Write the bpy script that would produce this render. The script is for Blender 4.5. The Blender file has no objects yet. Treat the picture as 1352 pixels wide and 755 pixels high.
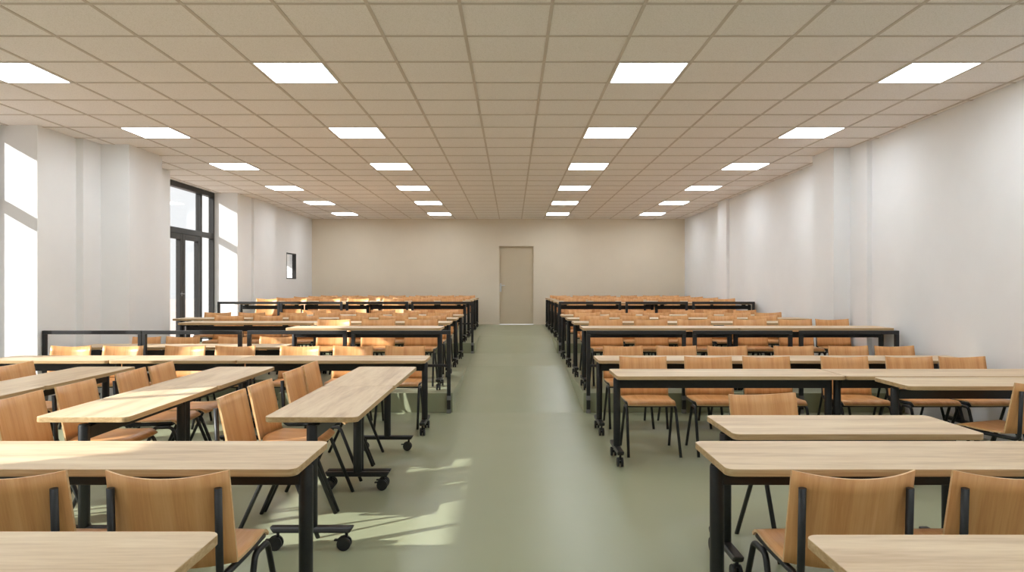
import bpy, bmesh, math, random
from mathutils import Vector, Matrix, Quaternion

random.seed(7)
scene = bpy.context.scene
COL = scene.collection
PI = math.pi

# ------------------------------------------------------------------ materials
def new_mat(name):
    m = bpy.data.materials.new(name)
    m.use_nodes = True
    nt = m.node_tree
    return m, nt, nt.nodes, nt.links, nt.nodes['Principled BSDF']

def srgb(r, g, b):
    def f(c):
        c /= 255.0
        return c / 12.92 if c <= 0.04045 else ((c + 0.055) / 1.055) ** 2.4
    return (f(r), f(g), f(b), 1.0)

def plain(name, col, rough=0.6, metal=0.0, spec=0.5, noise=0.0, nscale=30.0, bump=0.0):
    m, nt, N, L, b = new_mat(name)
    b.inputs['Base Color'].default_value = col
    b.inputs['Roughness'].default_value = rough
    b.inputs['Metallic'].default_value = metal
    b.inputs['Specular IOR Level'].default_value = spec
    tc = N.new('ShaderNodeTexCoord')
    nz = N.new('ShaderNodeTexNoise')
    nz.inputs['Scale'].default_value = nscale
    nz.inputs['Detail'].default_value = 4
    L.new(tc.outputs['Object'], nz.inputs['Vector'])
    if noise:
        mp = N.new('ShaderNodeMapRange')
        mp.inputs['From Min'].default_value = 0.3
        mp.inputs['From Max'].default_value = 0.7
        mp.inputs['To Min'].default_value = 1 - noise
        mp.inputs['To Max'].default_value = 1 + noise
        L.new(nz.outputs['Fac'], mp.inputs['Value'])
        mx = N.new('ShaderNodeVectorMath'); mx.operation = 'SCALE'
        mx.inputs[0].default_value = col[:3]
        L.new(mp.outputs['Result'], mx.inputs['Scale'])
        L.new(mx.outputs['Vector'], b.inputs['Base Color'])
    if bump:
        bp = N.new('ShaderNodeBump')
        bp.inputs['Strength'].default_value = bump
        bp.inputs['Distance'].default_value = 0.002
        L.new(nz.outputs['Fac'], bp.inputs['Height'])
        L.new(bp.outputs['Normal'], b.inputs['Normal'])
    return m

def wood(name, cols, sc, fine, rough, spec=0.4):
    """cols: dark, mid, light; sc: coordinate stretch (low along the grain)."""
    m, nt, N, L, b = new_mat(name)
    tc = N.new('ShaderNodeTexCoord')
    oi = N.new('ShaderNodeObjectInfo')
    off = N.new('ShaderNodeVectorMath'); off.operation = 'SCALE'
    off.inputs[0].default_value = (13.0, 7.0, 5.0)
    L.new(oi.outputs['Random'], off.inputs['Scale'])
    add = N.new('ShaderNodeVectorMath'); add.operation = 'ADD'
    L.new(tc.outputs['Object'], add.inputs[0]); L.new(off.outputs['Vector'], add.inputs[1])
    mp = N.new('ShaderNodeMapping'); mp.inputs['Scale'].default_value = sc
    L.new(add.outputs['Vector'], mp.inputs['Vector'])
    n1 = N.new('ShaderNodeTexNoise'); n1.inputs['Scale'].default_value = 1.0
    n1.inputs['Detail'].default_value = 6; n1.inputs['Roughness'].default_value = 0.6
    n1.inputs['Distortion'].default_value = 0.35
    L.new(mp.outputs['Vector'], n1.inputs['Vector'])
    mp2 = N.new('ShaderNodeMapping'); mp2.inputs['Scale'].default_value = tuple(s * fine for s in sc)
    L.new(add.outputs['Vector'], mp2.inputs['Vector'])
    n2 = N.new('ShaderNodeTexNoise'); n2.inputs['Scale'].default_value = 1.0
    n2.inputs['Detail'].default_value = 3
    L.new(mp2.outputs['Vector'], n2.inputs['Vector'])
    cr = N.new('ShaderNodeValToRGB')
    e = cr.color_ramp.elements
    e[0].position = 0.28; e[0].color = cols[0]
    e[1].position = 0.72; e[1].color = cols[2]
    k = cr.color_ramp.elements.new(0.5); k.color = cols[1]
    mixv = N.new('ShaderNodeMath'); mixv.operation = 'MULTIPLY_ADD'
    mixv.inputs[1].default_value = 0.35
    L.new(n2.outputs['Fac'], mixv.inputs[0])
    sub = N.new('ShaderNodeMath'); sub.operation = 'MULTIPLY_ADD'
    sub.inputs[1].default_value = 1.0; sub.inputs[2].default_value = -0.175
    L.new(n1.outputs['Fac'], sub.inputs[0])
    L.new(sub.outputs[0], mixv.inputs[2])
    L.new(mixv.outputs[0], cr.inputs['Fac'])
    L.new(cr.outputs['Color'], b.inputs['Base Color'])
    b.inputs['Roughness'].default_value = rough
    b.inputs['Specular IOR Level'].default_value = spec
    bp = N.new('ShaderNodeBump'); bp.inputs['Strength'].default_value = 0.08
    bp.inputs['Distance'].default_value = 0.001
    L.new(n2.outputs['Fac'], bp.inputs['Height']); L.new(bp.outputs['Normal'], b.inputs['Normal'])
    return m

M = {}
M['table_wood'] = wood('table_wood', (srgb(191, 160, 124), srgb(215, 189, 154), srgb(229, 207, 174)), (0.9, 9, 9), 7.0, 0.42)
M['table_edge'] = wood('table_edge', (srgb(172, 138, 96), srgb(192, 160, 116), srgb(206, 178, 138)), (1.6, 24, 60), 4.0, 0.5)
M['chair_wood'] = wood('chair_wood', (srgb(205, 143, 87), srgb(220, 162, 104), srgb(229, 176, 121)), (22, 1.1, 1.1), 7.0, 0.36)
M['ply_edge'] = wood('ply_edge', (srgb(208, 164, 112), srgb(222, 182, 132), srgb(232, 196, 150)), (3, 30, 30), 3.0, 0.45)
M['black_metal'] = plain('black_metal', (0.012, 0.012, 0.0125, 1), 0.42, 0.0, 0.5, noise=0.15, nscale=60)
M['black_rubber'] = plain('black_rubber', (0.014, 0.014, 0.014, 1), 0.6, noise=0.2, nscale=80)
M['rail_metal'] = plain('rail_metal', (0.020, 0.020, 0.0205, 1), 0.42, 0.0, 0.5, noise=0.15, nscale=50)
M['steel'] = plain('steel', (0.28, 0.28, 0.28, 1), 0.4, 0.7, noise=0.08, nscale=40)
M['chrome'] = plain('chrome', (0.66, 0.70, 0.74, 1), 0.4, 0.3, noise=0.03, nscale=40)
M['wall'] = plain('wall_paint', srgb(237, 237, 237), 0.75, 0, 0.3, noise=0.012, nscale=3, bump=0.02)
M['endwall'] = plain('beige_paint', srgb(228, 216, 196), 0.7, 0, 0.3, noise=0.012, nscale=3, bump=0.02)
M['doorpaint'] = plain('door_paint', srgb(206, 191, 165), 0.5, 0, 0.4, noise=0.012, nscale=3)
M['tbar'] = plain('ceiling_bar', srgb(208, 197, 187), 0.7, 0, 0.3, noise=0.02, nscale=10)
M['frame'] = plain('window_metal', (0.017, 0.0155, 0.014, 1), 0.45, 0, 0.5, noise=0.08, nscale=30)
M['render'] = plain('outside_render', srgb(225, 223, 218), 0.8, 0, 0.2, noise=0.02, nscale=4)

def floor_mat():
    m, nt, N, L, b = new_mat('linoleum')
    tc = N.new('ShaderNodeTexCoord')
    n = N.new('ShaderNodeTexNoise'); n.inputs['Scale'].default_value = 2.2
    n.inputs['Detail'].default_value = 5
    n2 = N.new('ShaderNodeTexNoise'); n2.inputs['Scale'].default_value = 160; n2.inputs['Detail'].default_value = 2
    L.new(tc.outputs['Object'], n.inputs['Vector']); L.new(tc.outputs['Object'], n2.inputs['Vector'])
    mx = N.new('ShaderNodeMix'); mx.data_type = 'RGBA'
    mx.inputs['A'].default_value = srgb(150, 154, 125); mx.inputs['B'].default_value = srgb(157, 161, 132)
    av = N.new('ShaderNodeMath'); av.operation = 'ADD'
    L.new(n.outputs['Fac'], av.inputs[0]); L.new(n2.outputs['Fac'], av.inputs[1])
    hf = N.new('ShaderNodeMath'); hf.operation = 'MULTIPLY'; hf.inputs[1].default_value = 0.5
    L.new(av.outputs[0], hf.inputs[0])
    L.new(hf.outputs[0], mx.inputs['Factor']); L.new(mx.outputs['Result'], b.inputs['Base Color'])
    rr = N.new('ShaderNodeMapRange'); rr.inputs['To Min'].default_value = 0.30; rr.inputs['To Max'].default_value = 0.42
    L.new(n.outputs['Fac'], rr.inputs['Value']); L.new(rr.outputs['Result'], b.inputs['Roughness'])
    b.inputs['Specular IOR Level'].default_value = 0.5
    return m
M['floor'] = floor_mat()

def tile_mat():
    m, nt, N, L, b = new_mat('mineral_tile')
    tc = N.new('ShaderNodeTexCoord')
    n = N.new('ShaderNodeTexNoise'); n.inputs['Scale'].default_value = 130; n.inputs['Detail'].default_value = 3
    v = N.new('ShaderNodeTexVoronoi'); v.inputs['Scale'].default_value = 90
    L.new(tc.outputs['Object'], n.inputs['Vector']); L.new(tc.outputs['Object'], v.inputs['Vector'])
    cr = N.new('ShaderNodeValToRGB')
    cr.color_ramp.elements[0].position = 0.30; cr.color_ramp.elements[0].color = srgb(227, 221, 215)
    cr.color_ramp.elements[1].position = 0.52; cr.color_ramp.elements[1].color = srgb(244, 239, 236)
    L.new(n.outputs['Fac'], cr.inputs['Fac'])
    L.new(cr.outputs['Color'], b.inputs['Base Color'])
    b.inputs['Roughness'].default_value = 0.9; b.inputs['Specular IOR Level'].default_value = 0.1
    bp = N.new('ShaderNodeBump'); bp.inputs['Strength'].default_value = 0.15; bp.inputs['Distance'].default_value = 0.002
    L.new(v.outputs['Distance'], bp.inputs['Height']); L.new(bp.outputs['Normal'], b.inputs['Normal'])
    return m
M['tile'] = tile_mat()

def lamp_mat(strength):
    m, nt, N, L, b = new_mat('lamp_diffuser')
    b.inputs['Base Color'].default_value = (0.8, 0.8, 0.8, 1)
    b.inputs['Emission Color'].default_value = (0.875, 0.94, 1.0, 1)
    b.inputs['Emission Strength'].default_value = strength
    return m
M['lamp'] = lamp_mat(9.0)

def glass_mat():
    m, nt, N, L, b = new_mat('window_glass')
    N.remove(b)
    out = N['Material Output']
    tr = N.new('ShaderNodeBsdfTransparent'); tr.inputs['Color'].default_value = (0.94, 0.95, 0.95, 1)
    gl = N.new('ShaderNodeBsdfGlossy'); gl.inputs['Roughness'].default_value = 0.02
    lw = N.new('ShaderNodeLayerWeight'); lw.inputs['Blend'].default_value = 0.5
    pw = N.new('ShaderNodeMath'); pw.operation = 'POWER'; pw.inputs[1].default_value = 5.0
    L.new(lw.outputs['Facing'], pw.inputs[0])
    fr = N.new('ShaderNodeMath'); fr.operation = 'MULTIPLY_ADD'; fr.inputs[1].default_value = 0.6; fr.inputs[2].default_value = 0.03
    L.new(pw.outputs[0], fr.inputs[0])
    mx = N.new('ShaderNodeMixShader')
    L.new(fr.outputs[0], mx.inputs['Fac']); L.new(tr.outputs[0], mx.inputs[1]); L.new(gl.outputs[0], mx.inputs[2])
    L.new(mx.outputs[0], out.inputs['Surface'])
    return m
M['glass'] = glass_mat()

def pavement_mat():
    m, nt, N, L, b = new_mat('pavement')
    tc = N.new('ShaderNodeTexCoord')
    br = N.new('ShaderNodeTexBrick')
    br.inputs['Scale'].default_value = 0.5
    br.inputs['Color1'].default_value = srgb(206, 196, 190); br.inputs['Color2'].default_value = srgb(214, 186, 176)
    br.inputs['Mortar'].default_value = srgb(196, 190, 184)
    L.new(tc.outputs['Object'], br.inputs['Vector'])
    L.new(br.outputs['Color'], b.inputs['Base Color'])
    b.inputs['Roughness'].default_value = 0.9
    return m
M['pavement'] = pavement_mat()

# ------------------------------------------------------------------ mesh helpers
def box(bm, x0, x1, y0, y1, z0, z1):
    vs = [bm.verts.new((x, y, z)) for z in (z0, z1) for y in (y0, y1) for x in (x0, x1)]
    for f in ((0, 2, 3, 1), (4, 5, 7, 6), (0, 1, 5, 4), (2, 6, 7, 3), (0, 4, 6, 2), (1, 3, 7, 5)):
        bm.faces.new([vs[i] for i in f])
    return vs

def prism(bm, pts, z0, z1):
    lo = [bm.verts.new((x, y, z0)) for x, y in pts]
    hi = [bm.verts.new((x, y, z1)) for x, y in pts]
    n = len(pts)
    fs = [bm.faces.new(lo[::-1]), bm.faces.new(hi)]
    for i in range(n):
        fs.append(bm.faces.new((lo[i], lo[(i + 1) % n], hi[(i + 1) % n], hi[i])))
    return fs

def smooth_path(pts, rad, seg=5):
    """round the inner corners of a polyline with the given fillet radius"""
    pts = [Vector(p) for p in pts]
    out = [pts[0]]
    for i in range(1, len(pts) - 1):
        a, b, c = pts[i - 1], pts[i], pts[i + 1]
        u = (a - b).normalized(); v = (c - b).normalized()
        ang = u.angle(v)
        t = min(rad / max(math.tan(ang / 2), 1e-4), 0.48 * (a - b).length, 0.48 * (c - b).length)
        p, q = b + u * t, b + v * t
        for k in range(seg + 1):
            s = k / seg
            out.append((1 - s) ** 2 * p + 2 * s * (1 - s) * b + s * s * q)
    out.append(pts[-1])
    return out

def tube(bm, pts, r, sides=10, smooth=True):
    pts = [Vector(p) for p in pts]
    n = len(pts)
    tang = []
    for i in range(n):
        d = (pts[min(i + 1, n - 1)] - pts[max(i - 1, 0)]).normalized()
        tang.append(d)
    up = Vector((1, 0, 0)) if abs(tang[0].x) < 0.8 else Vector((0, 0, 1))
    u = tang[0].cross(up).normalized()
    rings = []
    for i in range(n):
        if i:
            q = tang[i - 1].rotation_difference(tang[i])
            u = (q @ u).normalized()
        w = tang[i].cross(u).normalized()
        rings.append([bm.verts.new(pts[i] + r * (math.cos(2 * PI * k / sides) * u + math.sin(2 * PI * k / sides) * w)) for k in range(sides)])
    for i in range(n - 1):
        for k in range(sides):
            f = bm.faces.new((rings[i][k], rings[i][(k + 1) % sides], rings[i + 1][(k + 1) % sides], rings[i + 1][k]))
            f.smooth = smooth
    bm.faces.new(rings[0][::-1]); bm.faces.new(rings[-1])

def cyl(bm, p0, p1, r, sides=16, bev=0.0):
    tube(bm, [p0, p1], r, sides)

def finish(name, bm, mats, parent=None, bevel=0.0, segs=2, keep_smooth=False):
    bmesh.ops.recalc_face_normals(bm, faces=bm.faces)
    me = bpy.data.meshes.new(name)
    bm.to_mesh(me); bm.free()
    for m in (mats if isinstance(mats, (list, tuple)) else [mats]):
        me.materials.append(m)
    o = bpy.data.objects.new(name, me)
    COL.objects.link(o)
    if parent is not None:
        o.parent = parent
    if bevel:
        md = o.modifiers.new('edge', 'BEVEL'); md.width = bevel; md.segments = segs; md.limit_method = 'ANGLE'
        md.angle_limit = math.radians(40)
    return o

def tag(o, label=None, cat=None, group=None, kind=None):
    if label: o['label'] = label
    if cat: o['category'] = cat
    if group: o['group'] = group
    if kind: o['kind'] = kind
    return o

def empty(name, loc=(0, 0, 0), rz=0.0):
    o = bpy.data.objects.new(name, None)
    COL.objects.link(o)
    o.empty_display_size = 0.1
    o.location = loc; o.rotation_euler = (0, 0, rz)
    return o

KIDS = {}
def reg(o):
    KIDS.setdefault(o.parent.name, []).append(o)
    return o

def copy_tree(o, parent=None):
    c = o.copy()
    COL.objects.link(c)
    c.parent = parent
    for ch in KIDS.get(o.name, []):
        copy_tree(ch, c)
    return c

# ------------------------------------------------------------------ dimensions
CAM = 1.46
CEIL = 3.29
S1, S2 = 0.225, 0.41
P1Y, P2Y = 8.245, 13.12
ENDY = 19.47
BACKY = -3.4
AX0, AX1 = -0.685, 0.825
XOUT = -5.86            # window plane

# ------------------------------------------------------------------ setting
def structure(name, bm, mat, label, cat, bevel=0.0):
    o = finish(name, bm, mat, bevel=bevel)
    return tag(o, label, cat, kind='structure')

bm = bmesh.new()
box(bm, -6.25, 4.9, BACKY - 0.2, ENDY + 0.2, -0.2, 0.0)
structure('floor', bm, M['floor'], 'smooth grey-green linoleum floor between the table rows', 'floor')

bm = bmesh.new()
prism(bm, [(-2.70, P1Y), (AX0, P1Y), (AX0, P2Y), (-5.9, P2Y), (-5.9, 9.42), (-2.70, 9.42)], 0.0, S1)
structure('platform', bm, M['floor'], 'lower green stepped platform on the window side of the aisle', 'platform', 0.004)
bm = bmesh.new()
box(bm, AX1, 4.72, P1Y, P2Y, 0.0, S1)
structure('platform.001', bm, M['floor'], 'lower green stepped platform on the blank wall side of the aisle', 'platform', 0.004)
bm = bmesh.new()
box(bm, -5.9, AX0, P2Y, ENDY, 0.0, S2)
structure('platform.002', bm, M['floor'], 'upper green stepped platform on the window side of the aisle', 'platform', 0.004)
bm = bmesh.new()
box(bm, AX1, 4.9, P2Y, ENDY, 0.0, S2)
structure('platform.003', bm, M['floor'], 'upper green stepped platform on the blank wall side of the aisle', 'platform', 0.004)

bm = bmesh.new()
prof = [(P1Y, 0.0), (11.05, S1), (P2Y, S1), (15.04, S2), (ENDY, S2), (ENDY, 0.0)]
a = [bm.verts.new((AX0, y, z)) for y, z in prof]
b = [bm.verts.new((AX1, y, z)) for y, z in prof]
bm.faces.new(a); bm.faces.new(b[::-1])
for i in range(len(prof)):
    j = (i + 1) % len(prof)
    bm.faces.new((a[i], a[j], b[j], b[i]))
structure('ramp', bm, M['floor'], 'green central aisle climbing in two gentle ramps to the door', 'ramp')

# ceiling: tile field plus the exposed grid of T bars
GX0, GY0, T = -0.339, 5.83, 0.6
bm = bmesh.new()
box(bm, -5.975, 4.9, BACKY - 0.2, ENDY + 0.2, CEIL, CEIL + 0.15)
ceil = structure('ceiling', bm, M['tile'], 'suspended ceiling of square beige mineral tiles', 'ceiling')
bm = bmesh.new()
k = math.ceil((-5.9 - GX0) / T)
while GX0 + k * T < 4.72:
    x = GX0 + k * T
    box(bm, x - 0.012, x + 0.012, BACKY, ENDY, CEIL - 0.005, CEIL + 0.004)
    k += 1
k = math.ceil((BACKY - GY0) / T)
while GY0 + k * T < ENDY:
    y = GY0 + k * T
    box(bm, -5.86, 4.72, y - 0.012, y + 0.012, CEIL - 0.0052, CEIL + 0.004)
    k += 1
finish('ceiling_grid', bm, M['tbar'], ceil)

# right wall with its pilasters
bm = bmesh.new()
RW = [(BACKY, 8.99, 4.53), (8.99, 9.44, 4.465), (9.44, 10.10, 4.25), (10.10, 14.99, 4.56), (14.99, 15.62, 4.50), (15.62, 15.76, 4.56), (15.76, ENDY, 4.705)]
pts = []
for y0, y1, x in RW:
    pts += [(x, y0), (x, y1)]
prism(bm, pts + [(4.95, ENDY), (4.95, BACKY)], 0.0, CEIL)
structure('wall_right', bm, M['wall'], 'white blank side wall with shallow pilasters', 'wall')

# left wall: piers between window niches
SMALLWIN = (17.26, 18.03, 1.634, 2.27)
def wall_piece(bm, segs, ends):
    pts = []
    for y0, y1, x in segs:
        pts += [(x, y0), (x, y1)]
    prism(bm, [(-6.2, segs[0][0])] + pts + [(-6.2, segs[-1][1])], 0.0, CEIL)
bm = bmesh.new()
wall_piece(bm, [(BACKY, 0.62, -5.42)], None)
wall_piece(bm, [(3.30, 3.80, -5.40), (3.80, 4.40, -5.25), (4.40, 5.40, -5.43)], None)
n = 8.13
wall_piece(bm, [(n, n + 0.72, -5.40), (n + 0.72, n + 1.10, -5.31), (n + 1.10, n + 1.97, -4.945), (n + 1.97, n + 3.22, -5.43)], None)
y0, y1, z0, z1 = SMALLWIN
wall_piece(bm, [(14.08, 14.85, -5.41), (14.85, 16.2, -5.36), (16.2, y0, -5.45)], None)
wall_piece(bm, [(y1, ENDY, -5.45)], None)
box(bm, -6.2, -5.45, y0, y1, 0.0, z0)
box(bm, -6.2, -5.45, y0, y1, z1, CEIL)
structure('wall_left', bm, M['wall'], 'white side wall of deep piers between tall window niches', 'wall')

# end wall with the door recess, back wall behind the camera
DX0, DX1, DZ = -0.351, 0.588, 2.545
bm = bmesh.new()
box(bm, -6.2, DX0, ENDY, ENDY + 0.25, 0, CEIL)
box(bm, DX1, 4.95, ENDY, ENDY + 0.25, 0, CEIL)
box(bm, DX0, DX1, ENDY, ENDY + 0.25, DZ, CEIL)
structure('wall_end', bm, M['endwall'], 'beige end wall behind the last table rows', 'wall')
bm = bmesh.new()
box(bm, -6.2, 4.95, BACKY - 0.2, BACKY, 0, CEIL)
structure('wall_front', bm, M['wall'], 'white front wall at the teaching end of the room', 'wall')

door = tag(empty('door_1', (DX0, ENDY + 0.10, S2)), 'plain beige door recessed in the end wall of the aisle', 'door', kind='structure')
bm = bmesh.new(); box(bm, 0.012, DX1 - DX0 - 0.012, 0.0, 0.045, 0.006, DZ - S2 - 0.012)
finish('leaf', bm, M['doorpaint'], door, 0.002)
bm = bmesh.new()
w = DX1 - DX0
box(bm, 0.0, 0.012, -0.03, 0.14, 0, DZ - S2); box(bm, w - 0.012, w, -0.03, 0.14, 0, DZ - S2)
box(bm, 0.012, w - 0.012, -0.03, 0.14, DZ - S2 - 0.012, DZ - S2)
finish('door_frame', bm, M['endwall'], door)
bm = bmesh.new()
box(bm, 0.022, 0.062, -0.009, 0.0, 0.89, 1.12)
hp = finish('handle_plate', bm, M['chrome'], door, 0.003)
bm = bmesh.new()
tube(bm, smooth_path([(0.042, -0.009, 1.065), (0.042, -0.05, 1.065), (0.16, -0.052, 1.065)], 0.015), 0.009, 8)
cyl(bm, (0.042, -0.012, 0.94), (0.042, -0.008, 0.94), 0.011, 10)
finish('lever', bm, M['chrome'], hp)

bm = bmesh.new()
box(bm, DX1, 4.705, ENDY - 0.012, ENDY, S2, S2 + 0.05)
structure('baseboard_end', bm, M['endwall'], 'thin beige skirting at the foot of the end wall by blank wall', 'baseboard')
bm = bmesh.new()
box(bm, -5.45, DX0, ENDY - 0.012, ENDY, S2, S2 + 0.05)
structure('baseboard_end.001', bm, M['endwall'], 'thin beige skirting at the foot of the end wall by windows', 'baseboard')

# window units: frame, transom, narrow fixed light, glazed double door
def window_unit(name, y0, y1, label, top=0.095):
    w = tag(empty(name, (XOUT, y0, 0)), label, 'window', kind='structure')
    H = CEIL; L = y1 - y0
    f = 0.05; d0, d1 = -0.10, 0.0
    ym = L - 0.59          # mullion between the doors and the narrow light
    TR0, TR1 = 2.39, 2.49
    bm = bmesh.new()
    box(bm, d0, d1, 0, f, 0, H); box(bm, d0, d1, L - f, L, 0, H)
    box(bm, d0, d1, f, L - f, H - top, H); box(bm, d0, d1, f, L - f, 0, 0.06)
    box(bm, d0, d1, ym - 0.035, ym + 0.035, 0.06, H - top)
    box(bm, d0, d1, f, ym - 0.035, TR0, TR1); box(bm, d0, d1, ym + 0.035, L - f, TR0, TR1)
    fr = finish('window_frame', bm, M['frame'], w, 0.004)
    for (a0, a1, c0, c1) in ((f, ym - 0.035, TR1, H - top), (ym + 0.035, L - f, TR1, H - top), (ym + 0.035, L - f, 0.06, TR0)):
        bm = bmesh.new(); box(bm, -0.056, -0.044, a0, a1, c0, c1)
        finish('pane', bm, M['glass'], w)
    # two leaves
    ya, yb = f, ym - 0.035
    ys = yb - 0.72
    for i, (p, q) in enumerate(((ya, ys), (ys, yb))):
        st = 0.10
        bm = bmesh.new()
        box(bm, -0.085, -0.005, p + 0.004, p + st, 0.06, TR0 - 0.004); box(bm, -0.085, -0.005, q - st, q - 0.004, 0.06, TR0 - 0.004)
        box(bm, -0.085, -0.005, p + st, q - st, TR0 - 0.10, TR0 - 0.004); box(bm, -0.085, -0.005, p + st, q - st, 0.06, 0.20)
        lf = finish('door_leaf', bm, M['frame'], w, 0.003)
        bm = bmesh.new(); box(bm, -0.05, -0.038, p + st, q - st, 0.20, TR0 - 0.10)
        finish('door_pane', bm, M['glass'], lf)
        if i == 0:
            bm = bmesh.new()
            tube(bm, smooth_path([(-0.005, q - 0.05, 1.32), (0.05, q - 0.05, 1.32), (0.052, q - 0.19, 1.32)], 0.012), 0.010, 8)
            box(bm, -0.005, 0.004, q - 0.07, q - 0.03, 1.28, 1.36)
            finish('handle', bm, M['steel'], lf)
    return w
window_unit('window_1', 11.35, 14.08, 'tall dark-framed window with glazed double door beside the upper platform')
window_unit('window_2', 5.40, 8.13, 'tall dark-framed window with its sunlit jamb beside the floor rows')
window_unit('window_3', 0.62, 3.30, 'tall dark-framed window lighting the nearest tables')

y0, y1, z0, z1 = SMALLWIN
w = tag(empty('window_4', (-5.45, y0, z0)), 'small dark-framed window in the side wall near the end wall', 'window', kind='structure')
bm = bmesh.new()
L_, H_ = y1 - y0, z1 - z0
t = 0.022
box(bm, -0.09, 0.006, 0, t, 0, H_); box(bm, -0.09, 0.006, L_ - t, L_, 0, H_)
box(bm, -0.09, 0.006, t, L_ - t, 0, t); box(bm, -0.09, 0.006, t, L_ - t, H_ - t, H_)
finish('window_frame', bm, M['frame'], w, 0.002)
bm = bmesh.new(); box(bm, -0.082, -0.074, t, L_ - t, t, H_ - t)
finish('pane', bm, M['glass'], w)

bm = bmesh.new()
box(bm, -60, -6.25, -30, 80, -0.3, -0.06)
structure('ground', bm, M['pavement'], 'pale paved ground outside the windows', 'ground')

# ------------------------------------------------------------------ ceiling lights
ORD = ['first', 'second', 'third', 'fourth', 'fifth', 'sixth', 'seventh', 'eighth', 'ninth', 'tenth']
def make_light():
    r = empty('ceiling_light')
    bm = bmesh.new(); box(bm, -0.276, 0.276, -0.276, 0.276, -0.006, 0.0)
    reg(finish('diffuser', bm, M['lamp'], r))
    bm = bmesh.new()
    box(bm, -0.287, 0.287, -0.287, -0.276, -0.007, 0.0); box(bm, -0.287, 0.287, 0.276, 0.287, -0.007, 0.0)
    box(bm, -0.287, -0.276, -0.276, 0.276, -0.007, 0.0); box(bm, 0.276, 0.287, -0.276, 0.276, -0.007, 0.0)
    reg(finish('light_frame', bm, M['wall'], r))
    return r
proto = None
colnames = ['outer column beside windows', 'inner column, window side', 'inner column, blank wall side', 'outer column beside blank wall']
for rI in range(9):
    for cI, cx in enumerate((-4.539, -2.139, 0.861, 3.261)):
        if proto is None:
            o = proto = make_light()
        else:
            o = copy_tree(proto)
        o.location = (cx + 0.3, GY0 + 2.4 * (5 - rI) + 0.3, CEIL)
        tag(o, f'square ceiling light, {ORD[rI]} row from end wall, {colnames[cI]}', 'ceiling light', 'square recessed ceiling lights')

# ------------------------------------------------------------------ tables
def make_table(L, W=0.515):
    r = empty('folding_table')
    # top with rounded corners
    bm = bmesh.new()
    rad = 0.038
    pts = []
    for cx, cy, a0 in ((L / 2 - rad, W / 2 - rad, 0), (-L / 2 + rad, W / 2 - rad, 90), (-L / 2 + rad, -W / 2 + rad, 180), (L / 2 - rad, -W / 2 + rad, 270)):
        for k in range(7):
            an = math.radians(a0 + 15 * k)
            pts.append((cx + rad * math.cos(an), cy + rad * math.sin(an)))
    fs = prism(bm, pts, 0.710, 0.740)
    for f in fs[2:]:
        f.material_index = 1
    reg(finish('tabletop', bm, [M['table_wood'], M['table_edge']], r, 0.003, 2))
    xp = L / 2 - 0.034
    bm = bmesh.new()
    box(bm, -xp + 0.02, xp - 0.02, -0.024, 0.024, 0.612, 0.682)
    reg(finish('beam', bm, M['black_metal'], r, 0.004))
    for s in (-1, 1):
        bm = bmesh.new()
        box(bm, s * (xp - 0.11) - 0.05, s * (xp - 0.11) + 0.05, -0.20, 0.20, 0.699, 0.7095)
        box(bm, s * (xp - 0.11) - 0.035, s * (xp - 0.11) + 0.035, -0.022, 0.022, 0.681, 0.6995)
        reg(finish('bracket', bm, M['black_metal'], r, 0.003))
    for s in (-1, 1):
        bm = bmesh.new()
        cyl(bm, (s * xp, 0, 0.125), (s * xp, 0, 0.690), 0.030, 20)
        leg = reg(finish('leg', bm, M['black_metal'], r, 0.003))
        bm = bmesh.new()
        cyl(bm, (s * xp, 0, 0.690), (s * xp, 0, 0.696), 0.027, 20)
        reg(finish('leg_cap', bm, M['black_rubber'], leg, 0.002))
        # foot: flat bar with slanted ends
        bm = bmesh.new()
        h0, h1 = 0.098, 0.132
        prof = [(-0.232, h1), (0.232, h1), (0.212, h0), (-0.212, h0)]
        va = [bm.verts.new((s * xp - 0.028, y, z)) for y, z in prof]
        vb = [bm.verts.new((s * xp + 0.028, y, z)) for y, z in prof]
        bm.faces.new(va); bm.faces.new(vb[::-1])
        for i in range(4):
            j = (i + 1) % 4
            bm.faces.new((va[i], va[j], vb[j], vb[i]))
        reg(finish('foot', bm, M['black_metal'], leg, 0.010, 3))
        for sy in (-1, 1):
            bm = bmesh.new()
            y = sy * 0.190
            yc = y + 0.012
            cyl(bm, (s * xp, y, 0.07), (s * xp, y, 0.100), 0.009, 10)
            for sx in (-1, 1):
                cyl(bm, (s * xp + sx * 0.007, yc, 0.0375), (s * xp + sx * 0.024, yc, 0.0375), 0.0375, 20)
            cyl(bm, (s * xp - 0.02, yc, 0.0375), (s * xp + 0.02, yc, 0.0375), 0.010, 10)
            # hood over the wheels
            n = 8
            ra = [(yc + 0.041 * math.cos(math.radians(20 + 16 * k)), 0.0385 + 0.041 * math.sin(math.radians(20 + 16 * k))) for k in range(n)]
            rb = [(yc + 0.028 * math.cos(math.radians(20 + 16 * k)), 0.0385 + 0.028 * math.sin(math.radians(20 + 16 * k))) for k in range(n)]
            ring = ra + rb[::-1]
            va = [bm.verts.new((s * xp - 0.0065, p, q)) for p, q in ring]
            vb = [bm.verts.new((s * xp + 0.0065, p, q)) for p, q in ring]
            bm.faces.new(va); bm.faces.new(vb[::-1])
            for i in range(len(ring)):
                j = (i + 1) % len(ring)
                bm.faces.new((va[i], va[j], vb[j], vb[i]))
            # brake lever
            box(bm, s * xp - 0.010, s * xp + 0.010, yc + 0.030, yc + 0.055, 0.050, 0.058)
            reg(finish('caster', bm, M['black_rubber'], leg))
    return r

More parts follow.
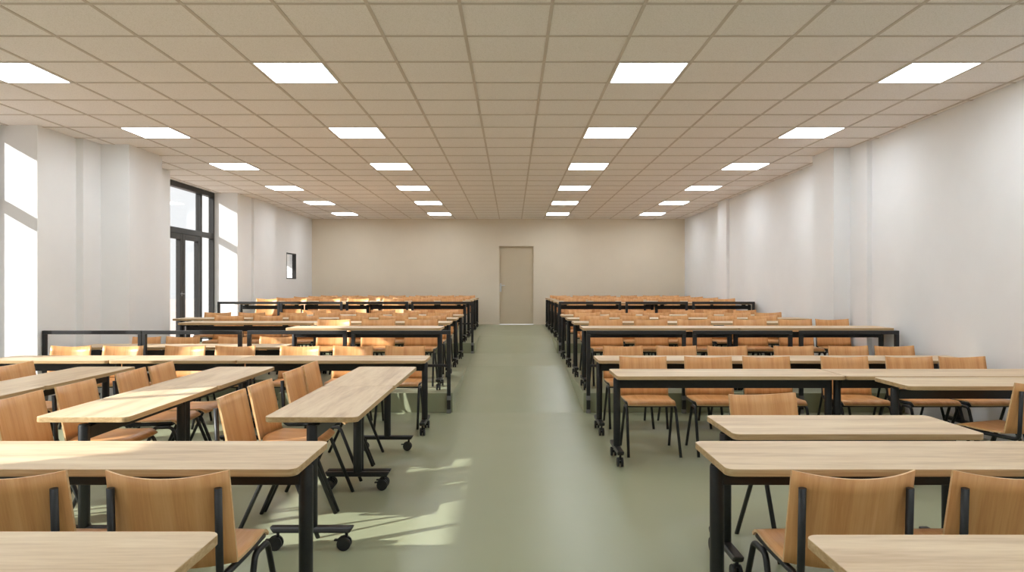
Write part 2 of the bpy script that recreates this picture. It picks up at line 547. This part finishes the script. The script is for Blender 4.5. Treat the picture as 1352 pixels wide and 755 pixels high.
TL, TS = 1.83, 1.23
PROTO = {}
def table(x, y, z, L, label, group, rz=0.0):
    if L not in PROTO:
        o = PROTO[L] = make_table(L)
    else:
        o = copy_tree(PROTO[L])
    o.location = (x, y, z); o.rotation_euler = (0, 0, rz)
    return tag(o, label, 'table', group)

# ------------------------------------------------------------------ chairs
HB = 0.222
def back_y(x, z):
    t = (z - 0.455) / (0.806 - 0.455)
    edge = 0.262 + 0.073 * t
    return edge + (0.048 + 0.016 * t) * (1 - (x / HB) ** 2)

def shell(bm, nu, nv, fn, th, edge_idx=1):
    """a sheet fn(u,v)->(front point, back point) turned into a thin solid"""
    F = [[bm.verts.new(fn(i / nu, j / nv)[0]) for j in range(nv + 1)] for i in range(nu + 1)]
    B = [[bm.verts.new(fn(i / nu, j / nv)[1]) for j in range(nv + 1)] for i in range(nu + 1)]
    for i in range(nu):
        for j in range(nv):
            for G in (F, B):
                f = bm.faces.new((G[i][j], G[i + 1][j], G[i + 1][j + 1], G[i][j + 1])); f.smooth = True
    rim = [(i, 0) for i in range(nu)] + [(nu, j) for j in range(nv)] + [(nu - i, nv) for i in range(nu)] + [(0, nv - j) for j in range(nv)]
    m = len(rim)
    for k in range(m):
        i, j = rim[k]; p, q = rim[(k + 1) % m]
        f = bm.faces.new((F[i][j], F[p][q], B[p][q], B[i][j])); f.material_index = edge_idx

def make_chair():
    r = empty('plywood_chair')
    th = 0.011
    def bf(u, v):
        x = -HB + 2 * HB * u
        ztop = 0.806 - 0.018 * (1 - (x / HB) ** 2)
        zbot = 0.452 - 0.010 * (1 - (x / HB) ** 2)
        z = zbot + (ztop - zbot) * v
        xx = x * (1.0 - 0.012 * v)
        y = back_y(x, z)
        return (xx, y, z), (xx, y + th, z)
    bm = bmesh.new(); shell(bm, 14, 6, bf, th)
    reg(finish('backrest', bm, [M['chair_wood'], M['ply_edge']], r))
    # seat: rolled front, slight dish, rear edge following the back
    def sf(u, v):
        x = -1 + 2 * u
        yr = 0.252 + 0.046 * (1 - x * x)
        yf = -0.130 + 0.014 * x * x
        y = yf + (yr - yf) * v
        hw = 0.206 + 0.010 * v
        z = 0.459 - 0.010 * math.sin(PI * min(1, max(0, (v - 0.12) / 0.85))) * (1 - 0.4 * x * x)
        d = max(0.0, 0.17 - v) / 0.17
        z -= 0.030 * d ** 2
        z -= 0.004 * v
        return (x * hw, y, z), (x * hw, y + 0.006 * d, z - 0.011)
    bm = bmesh.new(); shell(bm, 10, 14, sf, th)
    reg(finish('seat', bm, [M['chair_wood'], M['ply_edge']], r))
    for s in (-1, 1):
        x = 0.190 * s
        off = th + 0.0145
        p = [(x, back_y(x, 0.748) + off, 0.748), (x, back_y(x, 0.748) + off - 0.012, 0.50), (x, back_y(x, 0.748) + off - 0.018, 0.418),
             (x * 1.02, 0.12, 0.421), (x * 1.02, -0.075, 0.427)]
        bm = bmesh.new(); tube(bm, smooth_path(p, 0.06, 6), 0.0135, 12)
        reg(finish('side_rail', bm, M['black_metal'], r))
    for s in (-1, 1):
        p = [(0.222 * s, -0.237, 0.0), (0.212 * s, -0.075, 0.402), (0.210 * s, 0.055, 0.402), (0.222 * s, 0.237, 0.0)]
        bm = bmesh.new(); tube(bm, smooth_path(p, 0.045, 6), 0.0125, 12)
        reg(finish('leg_arch', bm, M['black_metal'], r))
    bm = bmesh.new(); tube(bm, [(-0.205, -0.01, 0.399), (0.205, -0.01, 0.399)], 0.009, 10)
    reg(finish('crossbar', bm, M['black_metal'], r))
    return r

CH = None
def chair(x, y, z, label, group, rz=0.0):
    global CH
    if CH is None:
        o = CH = make_chair()
    else:
        o = copy_tree(CH)
    o.location = (x, y, z); o.rotation_euler = (0, 0, rz)
    return tag(o, label, 'chair', group)

# ------------------------------------------------------------------ rows
# name, centre depth, floor height; tables (x0,length), chairs x; for both blocks
G = 0.005
rX = [1.22, 1.815, 2.37, 3.10, 3.69, 4.20]
lX = [-1.184, -1.743, -2.327, -3.034, -3.59, -4.274, -4.836]
R_LONG = [(0.84, TL), (0.84 + TL + G, TL)]
R_SHORT = [(0.84, TL), (0.84 + TL + G, TS)]
L_FULL = [(-0.84 - TL, TL), (-0.84 - TL - G - TS, TS), (-0.84 - TL - 2 * G - 2 * TS, TS)]
L_TWO = [(-0.84 - TL, TL), (-0.84 - 2 * TL - G, TL)]
L_CUT = [(-0.84 - TL, TL), (-0.84 - TL - G - TS, TS)]
L_ONE = [(-0.84 - TL, TL)]
rows = []
def R(y, z, name, rt, rc, lt, lc, dx=0.0):
    rows.append((y, z, name, rt, rc, lt, lc, dx))
R(5.957, 0.0, 'nearest straight row on the floor', R_LONG, rX, [], [])
R(7.157, 0.0, 'floor row right before the platform', R_LONG, rX, L_FULL, lX)
R(8.66, S1, 'first row of the lower platform', R_LONG, rX, L_ONE, lX[:3])
R(9.86, S1, 'second row of the lower platform', R_SHORT, rX[:5], L_TWO, lX[:3] + [-3.06, -3.61, -4.18])
R(11.05, S1, 'third row of the lower platform', R_LONG, rX, L_FULL, lX)
R(12.25, S1, 'fourth row of the lower platform', R_LONG, rX, L_CUT, lX[:5])
for i, y in enumerate((13.52, 14.72, 15.92, 17.12, 18.32)):
    R(y, S2, ORD[i] + ' row of the upper platform', R_LONG, rX, L_FULL, lX, 0.02)

rng = random.Random(3)
def tpos(i, n):
    if n == 1: return 'alone beside the aisle'
    if i == 0: return 'beside the aisle'
    return 'beside the wall' if i == n - 1 else 'in the middle'
for (y, z, name, rt, rc, lt, lc, dx) in rows:
    for side, tabs, chs in (('blank wall side', rt, rc), ('window side', lt, lc)):
        sg = 1 if side == 'blank wall side' else -1
        for i, (x0, L) in enumerate(tabs):
            table(x0 + L / 2 + sg * dx, y, z, L, f'pale oak wheeled table {tpos(i, len(tabs))}, {name}, {side}', f'tables of the {name}, {side}')
        for i, x in enumerate(chs):
            chair(x + sg * dx + rng.uniform(-0.008, 0.008), y + 0.358 + rng.uniform(-0.012, 0.012), z,
                  f'orange plywood chair, {ORD[i]} from the aisle, {name}, {side}', f'chairs of the {name}, {side}',
                  rng.uniform(-0.025, 0.025))

# low tables at floor level beside the platform corner, window side
for i, x0 in enumerate((-2.70 - TS - 0.02, -2.70 - 2 * TS - G - 0.02)):
    table(x0 + TS / 2 + 0.01, 8.66, 0, TS, 'pale oak short table on the floor ' + ('touching the platform corner' if i == 0 else 'against the window pier, behind the hoop rails'),
          'floor tables beside the platform corner')
for i, x in enumerate((-3.06, -3.60, -4.275, -4.78)):
    chair(x, 8.955, 0, f'orange plywood chair on the floor, {ORD[i]} from the platform corner, behind the hoop rails',
          'floor chairs beside the platform corner', rng.uniform(-0.02, 0.02))

# near tables, blank wall side
gN = 'loose tables at the near end of the room'
table(0.845 + TL / 2, 1.815, 0, TL, 'pale oak table cut by the bottom edge, blank wall side of the aisle', gN)
table(0.845 + TL / 2, 3.066, 0, TL, 'pale oak table with chairs tucked from the near side, blank wall side', gN)
table(1.08 + TS / 2, 3.731, 0, TS, 'short pale oak table with one skewed chair behind it, blank wall side', gN)
table(2.854 + TS / 2, 5.392, 0, TS, 'short pale oak table pushed against the nearest straight row', gN)
# near tables, window side
table(-0.852 - TL / 2, 1.842, 0, TL, 'pale oak table cut by the bottom edge, window side of the aisle', gN)
table(-0.850 - TL / 2, 3.066, 0, TL, 'sun-striped pale oak table with chairs tucked from the near side, window side', gN)
gP = 'tables standing lengthwise on the window side'
for cx, nm in ((-1.107, 'lengthwise line beside the aisle'), (-2.370, 'middle lengthwise line'), (-3.612, 'lengthwise line nearest the windows')):
    for i, w_ in ((0, 'nearer'), (1, 'farther')):
        table(cx, 3.925 + TS / 2 + i * (TS + 0.0015), 0, TS, f'{w_} short oak table of the {nm}', gP, PI / 2)

gC = 'chairs at the near loose tables'
chair(1.214, 2.884, 0, 'orange plywood chair seen from behind, nearer the aisle, blank wall side', gC, PI + 0.0)
chair(1.783, 2.884, 0, 'orange plywood chair seen from behind, cut by frame, blank wall side', gC, PI + 0.01)
chair(1.585, 4.022, 0, 'orange plywood chair facing the short table, turned slightly askew', gC, math.radians(10))
chair(3.607 - 0.335 * 0.36, 4.92 + 0.335 * 0.93, 0, 'orange plywood chair turned askew at the short table against the row', gC, PI + math.radians(21))
chair(-1.226, 2.884, 0, 'orange plywood chair seen from behind, nearer the aisle, window side', gC, PI)
chair(-1.80, 2.884, 0, 'orange plywood chair seen from behind, cut by frame, window side', gC, PI - 0.01)
gL = 'chairs along the lengthwise tables'
for ox, ys, nm in ((-1.365, (4.36, 4.85, 5.57, 6.05), 'lengthwise line beside the aisle'), (-2.622, (4.30, 4.85, 5.56, 6.04), 'middle lengthwise line'), (-3.865, (6.05,), 'lengthwise line nearest the windows')):
    for i, y in enumerate(ys):
        chair(ox, y, 0, f'orange plywood chair facing sideways, {"only one visible" if len(ys) == 1 else ORD[i] + " from the near end"}, {nm}', gL, PI / 2 + rng.uniform(-0.03, 0.03))

# ------------------------------------------------------------------ hoop guard rails
def make_rail(W, z_low, ztop):
    r = empty('guard_rail')
    s = 0.042
    H = ztop
    for sx in (0, 1):
        x = 0 if sx == 0 else W - s
        bm = bmesh.new(); box(bm, x, x + s, -s / 2, s / 2, 0.0, H - s)
        po = reg(finish('post', bm, M['rail_metal'], r, 0.003))
        for zc, hh in ((0.022, 0.044), (0.175, 0.05)):
            bm = bmesh.new()
            box(bm, x - 0.003, x + s + 0.003, -s / 2 - 0.004, s / 2 + 0.004, zc - hh / 2, zc + hh / 2)
            reg(finish('clamp', bm, M['steel'], po, 0.002))
    bm = bmesh.new(); box(bm, 0, W, -s / 2, s / 2, H - s, H)
    reg(finish('top_bar', bm, M['rail_metal'], r, 0.003))
    bm = bmesh.new(); box(bm, s, W - s, -0.013, 0.013, 0.530, 0.560)
    reg(finish('middle_bar', bm, M['rail_metal'], r, 0.002))
    return r
RP = None
rail_y = {0: P1Y - 0.028, 1: P2Y - 0.028}
for lev, (zb, pname) in enumerate(((0.0, 'lower'), (S1, 'upper'))):
    for side, xs in (('blank wall side', (0.857, 2.08, 3.303)), ('window side', (-0.705 - 1.14, -3.04, -4.245, -5.42 + 0.028))):
        for i, x in enumerate(xs):
            if RP is None:
                o = RP = make_rail(1.14, 0, 0.948)
            else:
                o = copy_tree(RP)
            o.location = (x, rail_y[lev], zb)
            tag(o, f'black hoop guard rail, {ORD[i]} from the aisle, at {pname} platform edge, {side}', 'guard rail', f'hoop rails of the {pname} platform, {side}')

# ------------------------------------------------------------------ light
sd = bpy.data.lights.new('sun', 'SUN')
sd.energy = 5.0; sd.angle = math.radians(0.6); sd.color = (1.0, 0.98, 0.94)
so = bpy.data.objects.new('sun', sd); COL.objects.link(so)
so.rotation_euler = Vector((1.0, 0.55, -0.572)).to_track_quat('-Z', 'Y').to_euler()

wd = bpy.data.worlds.new('daylight'); scene.world = wd
wd.use_nodes = True
bg = wd.node_tree.nodes['Background']
bg.inputs['Color'].default_value = (0.97, 0.98, 1.0, 1)
bg.inputs['Strength'].default_value = 0.66

# ------------------------------------------------------------------ camera
cd = bpy.data.cameras.new('camera')
cd.sensor_width = 36.0; cd.lens = 943.6 / 1352 * 36.0
cd.clip_start = 0.05; cd.clip_end = 300
co = bpy.data.objects.new('camera', cd); COL.objects.link(co)
co.location = (0, 0, CAM); co.rotation_euler = (PI / 2, 0, 0)
scene.camera = co

scene.view_settings.view_transform = 'Standard'
scene.view_settings.look = 'None'
scene.view_settings.gamma = 1.0
scene.view_settings.use_curve_mapping = False
scene.view_settings.exposure = 0.83
scene.cycles.max_bounces = 10
scene.cycles.diffuse_bounces = 6
scene.cycles.use_denoising = True
